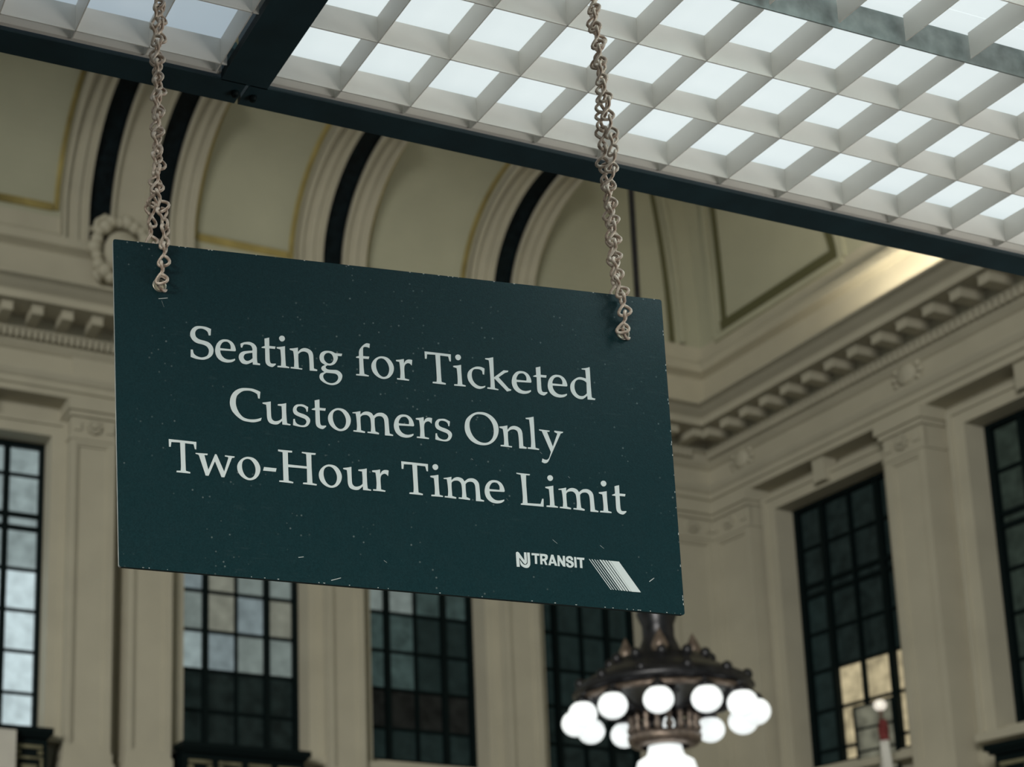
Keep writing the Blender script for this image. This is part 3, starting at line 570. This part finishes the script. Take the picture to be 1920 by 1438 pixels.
def roundel(a, z, label):
    c = Vector(QB(a, 0.28, z))
    t = thing('frieze_roundel', label, 'roundel', c - Vector((0, 0, 0.2)), 'frieze roundels')
    w = MB(); n = 28
    for i, (r, x) in enumerate([(0.165, 0.0), (0.165, -0.07), (0.12, -0.11), (0.001, -0.12)]):
        for k in range(n):
            q = 2 * PI * k / n; w.v.append((c.x + x, c.y + r * math.cos(q), c.z + r * math.sin(q)))
        if i:
            for k in range(n): w.f.append(((i - 1) * n + k, (i - 1) * n + (k + 1) % n, i * n + (k + 1) % n, i * n + k)); w.mi.append(0)
    w.build('disc', PLASTER, t, smooth=True)
    w = MB()
    for k in range(12):
        q = 2 * PI * k / 12; w.sphere((c.x - 0.03, c.y + 0.215 * math.cos(q), c.z + 0.205 * math.sin(q)), 0.05, 8, 6)
    w.build('wreath', PLASTER, t, smooth=True)
roundel(15.38, 10.25, 'small round roundel in the frieze over the pilaster between the two right wall windows')
roundel(18.70, 10.25, 'small round roundel in the frieze near the corner of the two walls')

# white banner hung on the first balcony
t = thing('banner', 'white banner hanging in front of the dark balcony at lower left', 'banner', PA(4.4, 0.72, 3.2))
w = WB(PA); w.wbox(3.70, 4.99, 0.70, 0.715, 3.2, 4.33); w.build('sheet', PAPER, t)
w = WB(PA)
for k, (p, q) in enumerate([(3.8, 4.88), (3.8, 4.8), (3.8, 4.86)]): w.wbox(p, q, 0.715, 0.718, 3.72 - 0.1 * k, 3.75 - 0.1 * k)
w.build('print', PRINT, t)
w = WB(PA); w.wbox(3.66, 4.97, 0.66, 0.74, 4.33, 4.36); w.build('rod', IRON, t)

# furled flag on a pole in front of the gold-lit window
fx, fy = XB - 0.75, 15.98
t = thing('flag_pole', 'flag pole with bright ball finial and furled red and white flag before the gold window', 'flag pole', (fx, fy, 4.6))
w = MB(); w.tube([(fx, fy, 4.6), (fx, fy, 6.62)], 0.03, 10); w.build('pole', BRASS, t, smooth=True)
w = MB(); w.sphere((fx, fy, 6.70), 0.085, 18, 12); w.build('finial', BRIGHT, t, smooth=True)
for nm, M, z0, z1, r in (('red_cloth', CLOTH_RED, 6.17, 6.48, 0.062), ('white_cloth', CLOTH_WHITE, 4.70, 6.17, 0.08)):
    w = MB(); n = 20; k_ = 14
    for j in range(k_ + 1):
        z = z0 + (z1 - z0) * j / k_
        for i in range(n):
            q = 2 * PI * i / n; rr = r * (1 + 0.28 * math.sin(4 * q + 0.6 * j)) * (1 - 0.25 * j / k_)
            w.v.append((fx + rr * math.cos(q), fy - 0.02 + rr * math.sin(q), z))
    for j in range(k_):
        for i in range(n): w.f.append((j * n + i, j * n + (i + 1) % n, (j + 1) * n + (i + 1) % n, (j + 1) * n + i)); w.mi.append(0)
    w.f += [tuple(range(n)), tuple(range(k_ * n, k_ * n + n))]; w.mi += [0, 0]
    w.build(nm, M, t, smooth=True)
w = MB(); w.box(fx - 0.12, XB + 0.0, fy - 0.06, fy + 0.06, 4.52, 4.62); w.build('wall_bracket', IRON, t)
# tilted hopper sash standing into the hall from the same window
t = thing('hopper_sash', 'dark hopper sash of grey panes tilted inward before the gold window', 'window sash', PB(17.0, 0.0, 4.2))
def hs(a, z, o): return PB(a, 0.02 + o + 0.02 * (z - 4.3), z)
w = MB()
def bar(p, q, r=0.02): w.tube([p, q], r, 6)
a0, a1 = 16.42, 17.12
for a in (a0, a1): bar(hs(a, 3.95, 0), hs(a, 5.37, 0), 0.03)
for z in (3.95, 4.31, 4.67, 5.02, 5.37): bar(hs(a0, z, 0), hs(a1, z, 0), 0.022)
w.build('frame', IRON, t)
w = MB()
for z0, z1 in ((3.95, 4.31), (4.31, 4.67), (4.67, 5.02), (5.02, 5.37)):
    P_ = [hs(a0, z0, -0.006), hs(a1, z0, -0.006), hs(a1, z1, -0.006), hs(a0, z1, -0.006)]
    Q_ = [hs(a0, z0, 0.006), hs(a1, z0, 0.006), hs(a1, z1, 0.006), hs(a0, z1, 0.006)]
    w.hexa(P_ + Q_)
w.build('glass', mat('grey sash pane', (0.03, 0.03, 0.025), 0.3, emit=(0.115, 0.115, 0.085), estr=0.9, var=0.6, vscale=4.0), t)

# ------------------------------------------------------------------ chandelier
CX_, CY_, CZ_ = 8.75, 10.50, 3.01 + EYE        # middle of the globe ring
def chandelier():
    t = thing('chandelier', 'large dark bronze chandelier with ring of white glass globes below the sign', 'chandelier', (CX_, CY_, CZ_ - 1.0))
    c = (CX_, CY_, CZ_)
    w = MB(); w.lathe([(0.001, 11.40), (0.028, 11.40), (0.028, 2.60), (0.06, 2.50), (0.06, 1.60), (0.13, 1.52), (0.10, 1.42), (0.11, 1.20), (0.15, 1.05), (0.18, 0.98), (0.135, 0.86), (0.135, 0.74), (0.18, 0.62), (0.27, 0.52)], c, 28)
    w.build('stem', BRONZE, t, smooth=True)
    w = MB(); w.lathe([(0.10, 0.56), (0.30, 0.50), (0.37, 0.53), (0.42, 0.52), (0.45, 0.46), (0.60, 0.38), (0.72, 0.31), (0.76, 0.24), (0.69, 0.19), (0.50, 0.22), (0.25, 0.25), (0.05, 0.25)], c, 48)
    d = w.build('canopy_disc', BRONZE, t, smooth=True)
    k0 = None
    for k in range(24):
        q = math.radians(30 * (k % 12) + (8 if k < 12 else 23)); rr, zz = (0.71, 0.31) if k < 12 else (0.42, 0.52)
        if k0 is None:
            w = MB(); w.sphere((0, 0, 0), 0.045, 10, 8, 1.2); k0 = w.build('cast_knob', BRONZE, None, smooth=True); kn = k0
        else:
            kn = k0.copy(); COL.objects.link(kn)
        kn.parent = d; kn.matrix_parent_inverse = Matrix.Identity(4)
        kn.location = Vector((c[0] + rr * math.cos(q), c[1] + rr * math.sin(q), c[2] + zz))
    w = MB(); w.lathe([(0.65, 0.19), (0.72, 0.19), (0.72, 0.15), (0.65, 0.15), (0.65, 0.19)], c, 48); w.build('rim', BRASS, t, smooth=True)
    for k in range(4):      # small spear ornaments on the disc shoulder
        q = PI / 2 * k + 0.9; w = MB(); p = (c[0] + 0.28 * math.cos(q), c[1] + 0.28 * math.sin(q), c[2] + 0.60)
        w.lathe([(0.001, 0.17), (0.05, 0.06), (0.075, 0.0), (0.05, -0.07), (0.10, -0.11), (0.001, -0.12)], p, 14); w.build('ornament', BRASS, t, smooth=True)
    g0 = None
    for k in range(12):
        q = math.radians(-102 + 30 * k); x, y = c[0] + 0.745 * math.cos(q), c[1] + 0.745 * math.sin(q)
        if g0 is None:
            w = MB(); w.sphere((0, 0, 0), 0.122, 28, 18); g0 = w.build('globe', GLOBE, None, smooth=True)
            w = MB(); w.lathe([(0.001, 0.16), (0.045, 0.16), (0.065, 0.125), (0.072, 0.10), (0.05, 0.11)], (0, 0, 0), 18); c0 = w.build('globe_cap', BRONZE, None, smooth=True)
            c0.parent = g0; g, cc = g0, c0
        else:
            g = g0.copy(); COL.objects.link(g); cc = c0.copy(); COL.objects.link(cc); cc.parent = g
        g.parent = t; g.matrix_parent_inverse = Matrix.Identity(4); g.location = Vector((x, y, c[2])) - t.location
    w = MB(); w.lathe([(0.20, 0.30), (0.12, 0.22), (0.10, 0.05), (0.16, -0.02), (0.20, -0.08), (0.15, -0.16), (0.22, -0.14), (0.27, -0.15), (0.27, -0.20), (0.20, -0.26)], c, 32); w.build('hub', BRONZE, t, smooth=True)
    w = MB()
    for k in range(18):
        q = 2 * PI * k / 18; p = (c[0] + 0.275 * math.cos(q), c[1] + 0.275 * math.sin(q), c[2] + 0.09)
        w.lathe([(0.02, -0.24), (0.035, -0.20), (0.018, -0.15), (0.03, -0.10), (0.012, -0.06), (0.001, -0.03)], p, 8)
    w.lathe([(0.28, -0.15), (0.31, -0.17), (0.30, -0.23), (0.27, -0.26), (0.20, -0.27)], c, 36); w.build('gallery', BRASS, t, smooth=True)
    w = MB()
    for k in range(12):      # curved arms from hub to the globes
        q = math.radians(-102 + 30 * k); e = (math.cos(q), math.sin(q))
        w.tube([(c[0] + r * e[0], c[1] + r * e[1], c[2] + z) for r, z in ((0.12, 0.05), (0.32, 0.02), (0.58, 0.10), (0.70, 0.20), (0.745, 0.17))], 0.018, 6)
    w.build('arms', BRONZE, t, smooth=True)
    w = MB(); w.lathe([(0.14, -0.26), (0.145, -0.30), (0.16, -0.35), (0.235, -0.40), (0.26, -0.49), (0.24, -0.58), (0.16, -0.66), (0.04, -0.70), (0.001, -0.70)], c, 36); w.build('glass_bowl', BOWL, t, smooth=True)
    w = MB(); w.sphere((c[0] - 0.08, c[1] - 0.16, c[2] - 0.10), 0.05, 14, 10, 1.5); w.build('candle_bulb', GLOBE, t, smooth=True)
chandelier()

# ------------------------------------------------------------------ canopy of egg-crate panels over the seating
ZC = 1.5 + EYE                      # underside of the slats
DX, DY, SH = 0.1237, 0.1185, 0.044
YR = [1.8225 - DY * k for k in range(0, 19)]
XR = [0.9788 + DX * k for k in range(0, 30)]
XL = [0.772 - 0.1185 * k for k in range(0, 16)]
def eggcrate(label, xs, ys, x0, x1, y0, y1):
    w = MB(); h = 0.0009
    for x in xs: w.box(x - h, x + h, y0, y1, ZC, ZC + SH)
    for y in ys: w.box(x0, x1, y - h, y + h, ZC, ZC + SH)
    o = w.build('egg_crate_panel', SLAT); recentre(o)
    return tag(o, label, 'louver panel', 'egg-crate panels of the canopy')
YF = 1.8435                         # far rim of the panels
split = YR[3]                       # seam between the far and the near panels
eggcrate('egg-crate panel of white square cells above the sign, right of the dark cross bar', XR, YR[:3], 0.866, XR[-1] + 0.06, split + 0.002, YF)
eggcrate('egg-crate panel of white square cells left of the dark cross bar', XL, YR, XL[-1] - 0.06, 0.782, YR[-1] - 0.05, YF)
eggcrate('egg-crate panel of white cells nearer the viewer, beyond the grey seam rail at upper right', XR, YR[4:], 0.866, XR[-1] + 0.06, YR[-1] - 0.05, split - 0.01)
fr = thing('canopy_frame', 'dark steel canopy frame with long edge beam and cross bar carrying the white panels', 'canopy frame', (0.8, 1.87, ZC))
w = MB(); w.box(-1.2, 0.828, 1.851, 1.900, ZC - 0.003, ZC - 0.0005); w.box(-1.2, 0.828, 1.888, 1.900, ZC, ZC + 0.10); w.build('edge_beam', STEEL, fr)
w = MB(); w.box(0.834, 4.9, 1.851, 1.900, ZC - 0.003, ZC - 0.0005); w.box(0.834, 4.9, 1.888, 1.900, ZC, ZC + 0.10); w.build('edge_beam', STEEL, fr)
w = MB(); w.box(0.785, 0.864, -0.40, 1.853, ZC - 0.003, ZC + 0.012); w.box(0.815, 0.834, -0.40, 1.853, ZC + 0.012, ZC + 0.10); cb = w.build('cross_bar', STEEL, fr)
w = MB(); w.box(0.785, 0.795, 1.50, 1.72, ZC + 0.012, ZC + 0.06); w.build('chalky_flange', PALE, cb)
w = MB(); w.box(0.866, 4.9, YF, YF + 0.007, ZC + 0.004, ZC + 0.06); w.build('rim_strip', SLAT, fr)
w = MB(); w.box(-1.2, 0.782, YF, YF + 0.007, ZC + 0.004, ZC + 0.06); w.build('rim_strip', SLAT, fr)
w = MB(); w.box(0.866, 4.9, split - 0.002, split, ZC - 0.0005, ZC + SH + 0.004); w.build('seam_rail', SEAMGREY, fr)
for bx, by in ((0.818, 1.874), (0.850, 1.876)):
    w = MB(); w.lathe([(0.001, -0.007), (0.005, -0.007), (0.0065, -0.003), (0.0065, 0.0)], (bx, by, ZC - 0.003), 12); w.build('bolt', IRON, fr, smooth=True)
def diffuser(label, x0, x1, y0, y1, M):
    w = MB(); w.box(x0, x1, y0, y1, ZC + 0.085, ZC + 0.09)
    return tag(recentre(w.build('light_diffuser', M)), label, 'light panel', 'lit diffusers above the egg-crate panels')
diffuser('glowing white diffuser sheet above the large panel between edge beam and grey seam rail', 0.836, 4.85, split - 0.003, YF + 0.040, LIT)
diffuser('dimmer bluish diffuser sheet left of the cross bar', -1.15, 0.812, -0.38, YF + 0.040, LIT_DIM)
diffuser('glowing white diffuser sheet above the nearer panel, past the grey seam rail', 0.836, 4.85, -0.38, split - 0.004, LIT)

# ------------------------------------------------------------------ the sign
SO, SA, SD, SN = Vector(SIGN_ORIGIN), Vector(SIGN_ACROSS), Vector(SIGN_DOWN), Vector(SIGN_BACK)
def sp(u, v, back=0.0): return SO + SA * (u / 1000) + SD * (v / 1000) + SN * (back / 1000)
def smooth_path(txt, step=4):
    """'u,v u,v! ...' in millimetres; points with ! are corners, the rest lie on a smooth curve"""
    pts = []
    for tk in txt.split():
        c = tk.endswith('!'); u, v = tk.rstrip('!').split(','); pts.append((float(u), float(v), c))
    out = []; n = len(pts)
    for i in range(n):
        p1, p2 = pts[i], pts[(i + 1) % n]
        out.append(p1[:2])
        if p1[2] and p2[2]: continue
        p0, p3 = pts[i - 1], pts[(i + 2) % n]
        if p1[2]: p0 = (2 * p1[0] - p2[0], 2 * p1[1] - p2[1])
        if p2[2]: p3 = (2 * p2[0] - p1[0], 2 * p2[1] - p1[1])
        for k in range(1, step):
            t = k / step; q = []
            for d in (0, 1):
                a, b, c, e = p0[d], p1[d], p2[d], p3[d]
                q.append(0.5 * (2 * b + (c - a) * t + (2 * a - 5 * b + 4 * c - e) * t * t + (3 * b - a - 3 * c + e) * t ** 3))
            out.append(tuple(q))
    return out
def flat_shapes(name, paths, M, parent, back=-0.35, thick=0.3):
    """filled outlines lying on the face of the board, with a little thickness"""
    cu = bpy.data.curves.new(name, 'CURVE'); cu.dimensions = '2D'; cu.fill_mode = 'BOTH'; cu.extrude = thick / 2
    for P in paths:
        s_ = cu.splines.new('POLY'); s_.points.add(len(P) - 1); s_.use_cyclic_u = True
        for k, (u, v) in enumerate(P): s_.points[k].co = (u, -v, 0, 1)
    tmp = bpy.data.objects.new(name, cu); COL.objects.link(tmp)
    dg = bpy.context.evaluated_depsgraph_get()
    me = bpy.data.meshes.new_from_object(tmp.evaluated_get(dg)); me.name = name
    bpy.data.objects.remove(tmp)
    for vtx in me.vertices: vtx.co = sp(vtx.co.x, -vtx.co.y, back - vtx.co.z)
    me.materials.clear(); me.materials.append(M); me.update()
    o = bpy.data.objects.new(name, me); COL.objects.link(o)
    o.parent = parent; o.matrix_parent_inverse = parent.matrix_world.inverted()
    return o
W_, H_ = SIGN_W * 1000, SIGN_H * 1000
TH = 6.5
sign = thing('hanging_sign', 'dark teal seating notice board with pale serif lettering hanging on two chains', 'sign', sp(W_ / 2, H_, TH / 2))
w = MB(); r = 3.0
prof = []
for (cu_, cv_, a_) in ((r, r, 180), (W_ - r, r, 270), (W_ - r, H_ - r, 0), (r, H_ - r, 90)):
    for k in range(5):
        q = math.radians(a_ + 90 * k / 4); prof.append((cu_ + r * math.cos(q), cv_ + r * math.sin(q)))
n = len(prof)
for b_ in (0.0, TH):
    for u, v in prof: w.v.append(tuple(sp(u, v, b_)))
w.f.append(tuple(range(n))); w.mi.append(0)
w.f.append(tuple(range(2 * n - 1, n - 1, -1))); w.mi.append(1)
for k in range(n):
    w.f.append((k, n + k, n + (k + 1) % n, (k + 1) % n))
    u = (prof[k][0] + prof[(k + 1) % n][0]) / 2
    w.mi.append(2 if u < 2.5 else 1)
board = w.build('board', [BOARD, BOARDBACK, CORE], sign)
w = MB(); n = 32                                   # the two punched holes
for hu, hv in HOLES:
    o = len(w.v)
    for b_ in (-5, TH + 5):
        for k in range(n):
            q = 2 * PI * k / n; w.v.append(tuple(sp(hu + 7.0 * math.cos(q), hv + 7.0 * math.sin(q), b_)))
    w.f += [tuple(o + k for k in range(n)), tuple(o + n + k for k in reversed(range(n)))]; w.mi += [0, 0]
    for k in range(n): w.f.append((o + k, o + n + k, o + n + (k + 1) % n, o + (k + 1) % n)); w.mi.append(0)
cutter = w.build('punch', BOARDBACK)
bm_ = board.modifiers.new('punch', 'BOOLEAN'); bm_.object = cutter; bm_.operation = 'DIFFERENCE'; bm_.solver = 'EXACT'
me = bpy.data.meshes.new_from_object(board.evaluated_get(bpy.context.evaluated_depsgraph_get()))
board.modifiers.clear(); board.data = me; me.name = 'board'; bpy.data.objects.remove(cutter)
for names in LINES:
    P = []
    for k, du, dv in names:
        for txt in GLYPHS[k]: P.append([(u + du, v + dv) for u, v in smooth_path(txt)])
    flat_shapes('lettering', P, LETTER, board)
flat_shapes('emblem', [smooth_path(x) for x in EMBLEM], LETTER, board)
flat_shapes('emblem_stripes', [smooth_path(x) for x in STRIPES], LETTER, board)
# chipped paint along the edges and scratches on the face
random.seed(3)
P = []
for k in range(46):
    u = random.uniform(15, W_ - 5); v = random.choice((0.6, H_ - 1.2)) ; L_ = random.uniform(0.6, 3.0)
    P.append([(u, v - 0.4), (u + L_, v - 0.5), (u + L_ * 0.8, v + 0.5), (u + 0.3, v + 0.4)])
for k in range(22):
    u = W_ - random.uniform(0.7, 1.6); v = random.uniform(8, H_ - 10); L_ = random.uniform(0.8, 4.0)
    P.append([(u, v), (u + 0.7, v + 0.2), (u + 0.6, v + L_), (u - 0.2, v + L_ * 0.8)])
for u, v, du, dv in ((274, 434.5, 13, -4), (58, 75, 12, -2), (62, 77, 3, 9), (575, 350, 6, 5), (640, 352, 5, 4), (345, 398, 4, 3), (232, 404, 7, -1), (705, 395, 7, -5), (565, 232, 2.5, 2.5), (602, 262, 2, 2), (470, 250, 2, 2), (515, 300, 2, 3)):
    v = min(v, H_ - 6); P.append([(u, v), (u + du, v + dv - 0.3), (u + du + 0.4, v + dv + 0.4), (u + 0.5, v + 0.9)])
flat_shapes('paint_chips', P, CORE, board, back=-0.12, thick=0.1)['kind'] = 'stuff'

# ------------------------------------------------------------------ chains of twisted wire links
def link_mesh():
    """figure-eight wire link: upper loop edge-on to the lower loop; length about 29 mm"""
    w = MB(); R_, r_ = 0.0062, 0.0021
    pts = []
    for k in range(28):
        t = 2 * PI * k / 28
        z = 0.0150 * math.cos(t)
        x = 0.0092 * math.sin(2 * t) * (1.0 if z > 0 else 1.0)
        if z >= 0: p = (x * 0.85, 0.0016 * math.sin(t), z)
        else: p = (x * 0.10 + 0.0016 * math.sin(t), x * 0.85, z)
        pts.append(p)
    w.tube(pts, r_, 8, closed=True)
    return w
def chain(label, strands, hole, group='sign chains'):
    base = sp(*hole, 0)
    t = thing('chain', label, 'chain', base, group)
    first = None
    inv = Matrix.Translation(-t.location)
    for si, S_ in enumerate(strands):
        P = [Vector(p) for p in S_]
        seg = [(P[i + 1] - P[i]).length for i in range(len(P) - 1)]; tot = sum(seg); pitch = 0.0262
        n = int(tot / pitch)
        def at(d):
            for i, L_ in enumerate(seg):
                if d <= L_ or i == len(seg) - 1: return P[i].lerp(P[i + 1], min(1.0, d / L_)), (P[i + 1] - P[i]).normalized()
                d -= L_
        for k in range(n):
            p, d = at((k + 0.5) * pitch)
            q = Vector((0, 0, 1)).rotation_difference(d).to_matrix().to_4x4()
            tw = Matrix.Rotation(math.radians(38 + 24 * math.sin(1.7 * k + 2 * si) + random.uniform(-14, 14) + (55 if si else 0)), 4, 'Z')
            tilt = Matrix.Rotation(math.radians(random.uniform(-9, 9)), 4, 'X') @ Matrix.Rotation(math.radians(random.uniform(-9, 9)), 4, 'Y')
            M = inv @ Matrix.Translation(p) @ q @ tilt @ tw
            if first is None:
                first = link_mesh().build('link', WIRE, None, smooth=True); o = first
            else:
                o = first.copy(); COL.objects.link(o)
            o.parent = t; o.matrix_parent_inverse = Matrix.Identity(4); o.matrix_local = M
    # open ring passed through the hole of the board
    c = sp(hole[0] + 4, hole[1] - 2, -2); w = MB(); pts = []
    for k in range(25):
        q = math.radians(-30 + 330 * k / 24)
        pts.append(c + (SA * 0.82 + SN * 0.57).normalized() * (0.0098 * math.cos(q)) + SD * (0.0095 * math.sin(q)))
    w.tube(pts, 0.0021, 8); w.build('ring', WIRE, t, smooth=True)
    return t
chain('rusty wire link chain at the left end of the sign, near the dark cross bar', CHAIN_LEFT, HOLES[0])
chain('rusty wire link chain at the right end of the sign, crossing the bright white panels', CHAIN_RIGHT, HOLES[1])
# eyelets pressed into the board
for hu, hv in HOLES:
    w = MB(); n = 32
    for i, (rr, b_) in enumerate([(6.9, 6.4), (6.9, -0.5), (7.6, -1.1), (8.9, -0.9), (9.3, 0.0)]):
        for k in range(n):
            q = 2 * PI * k / n; w.v.append(tuple(sp(hu + rr * math.cos(q), hv + rr * math.sin(q), b_)))
        if i:
            for k in range(n): w.f.append(((i - 1) * n + k, (i - 1) * n + (k + 1) % n, i * n + (k + 1) % n, i * n + k)); w.mi.append(0)
    w.build('eyelet', EYELET, board, smooth=True)
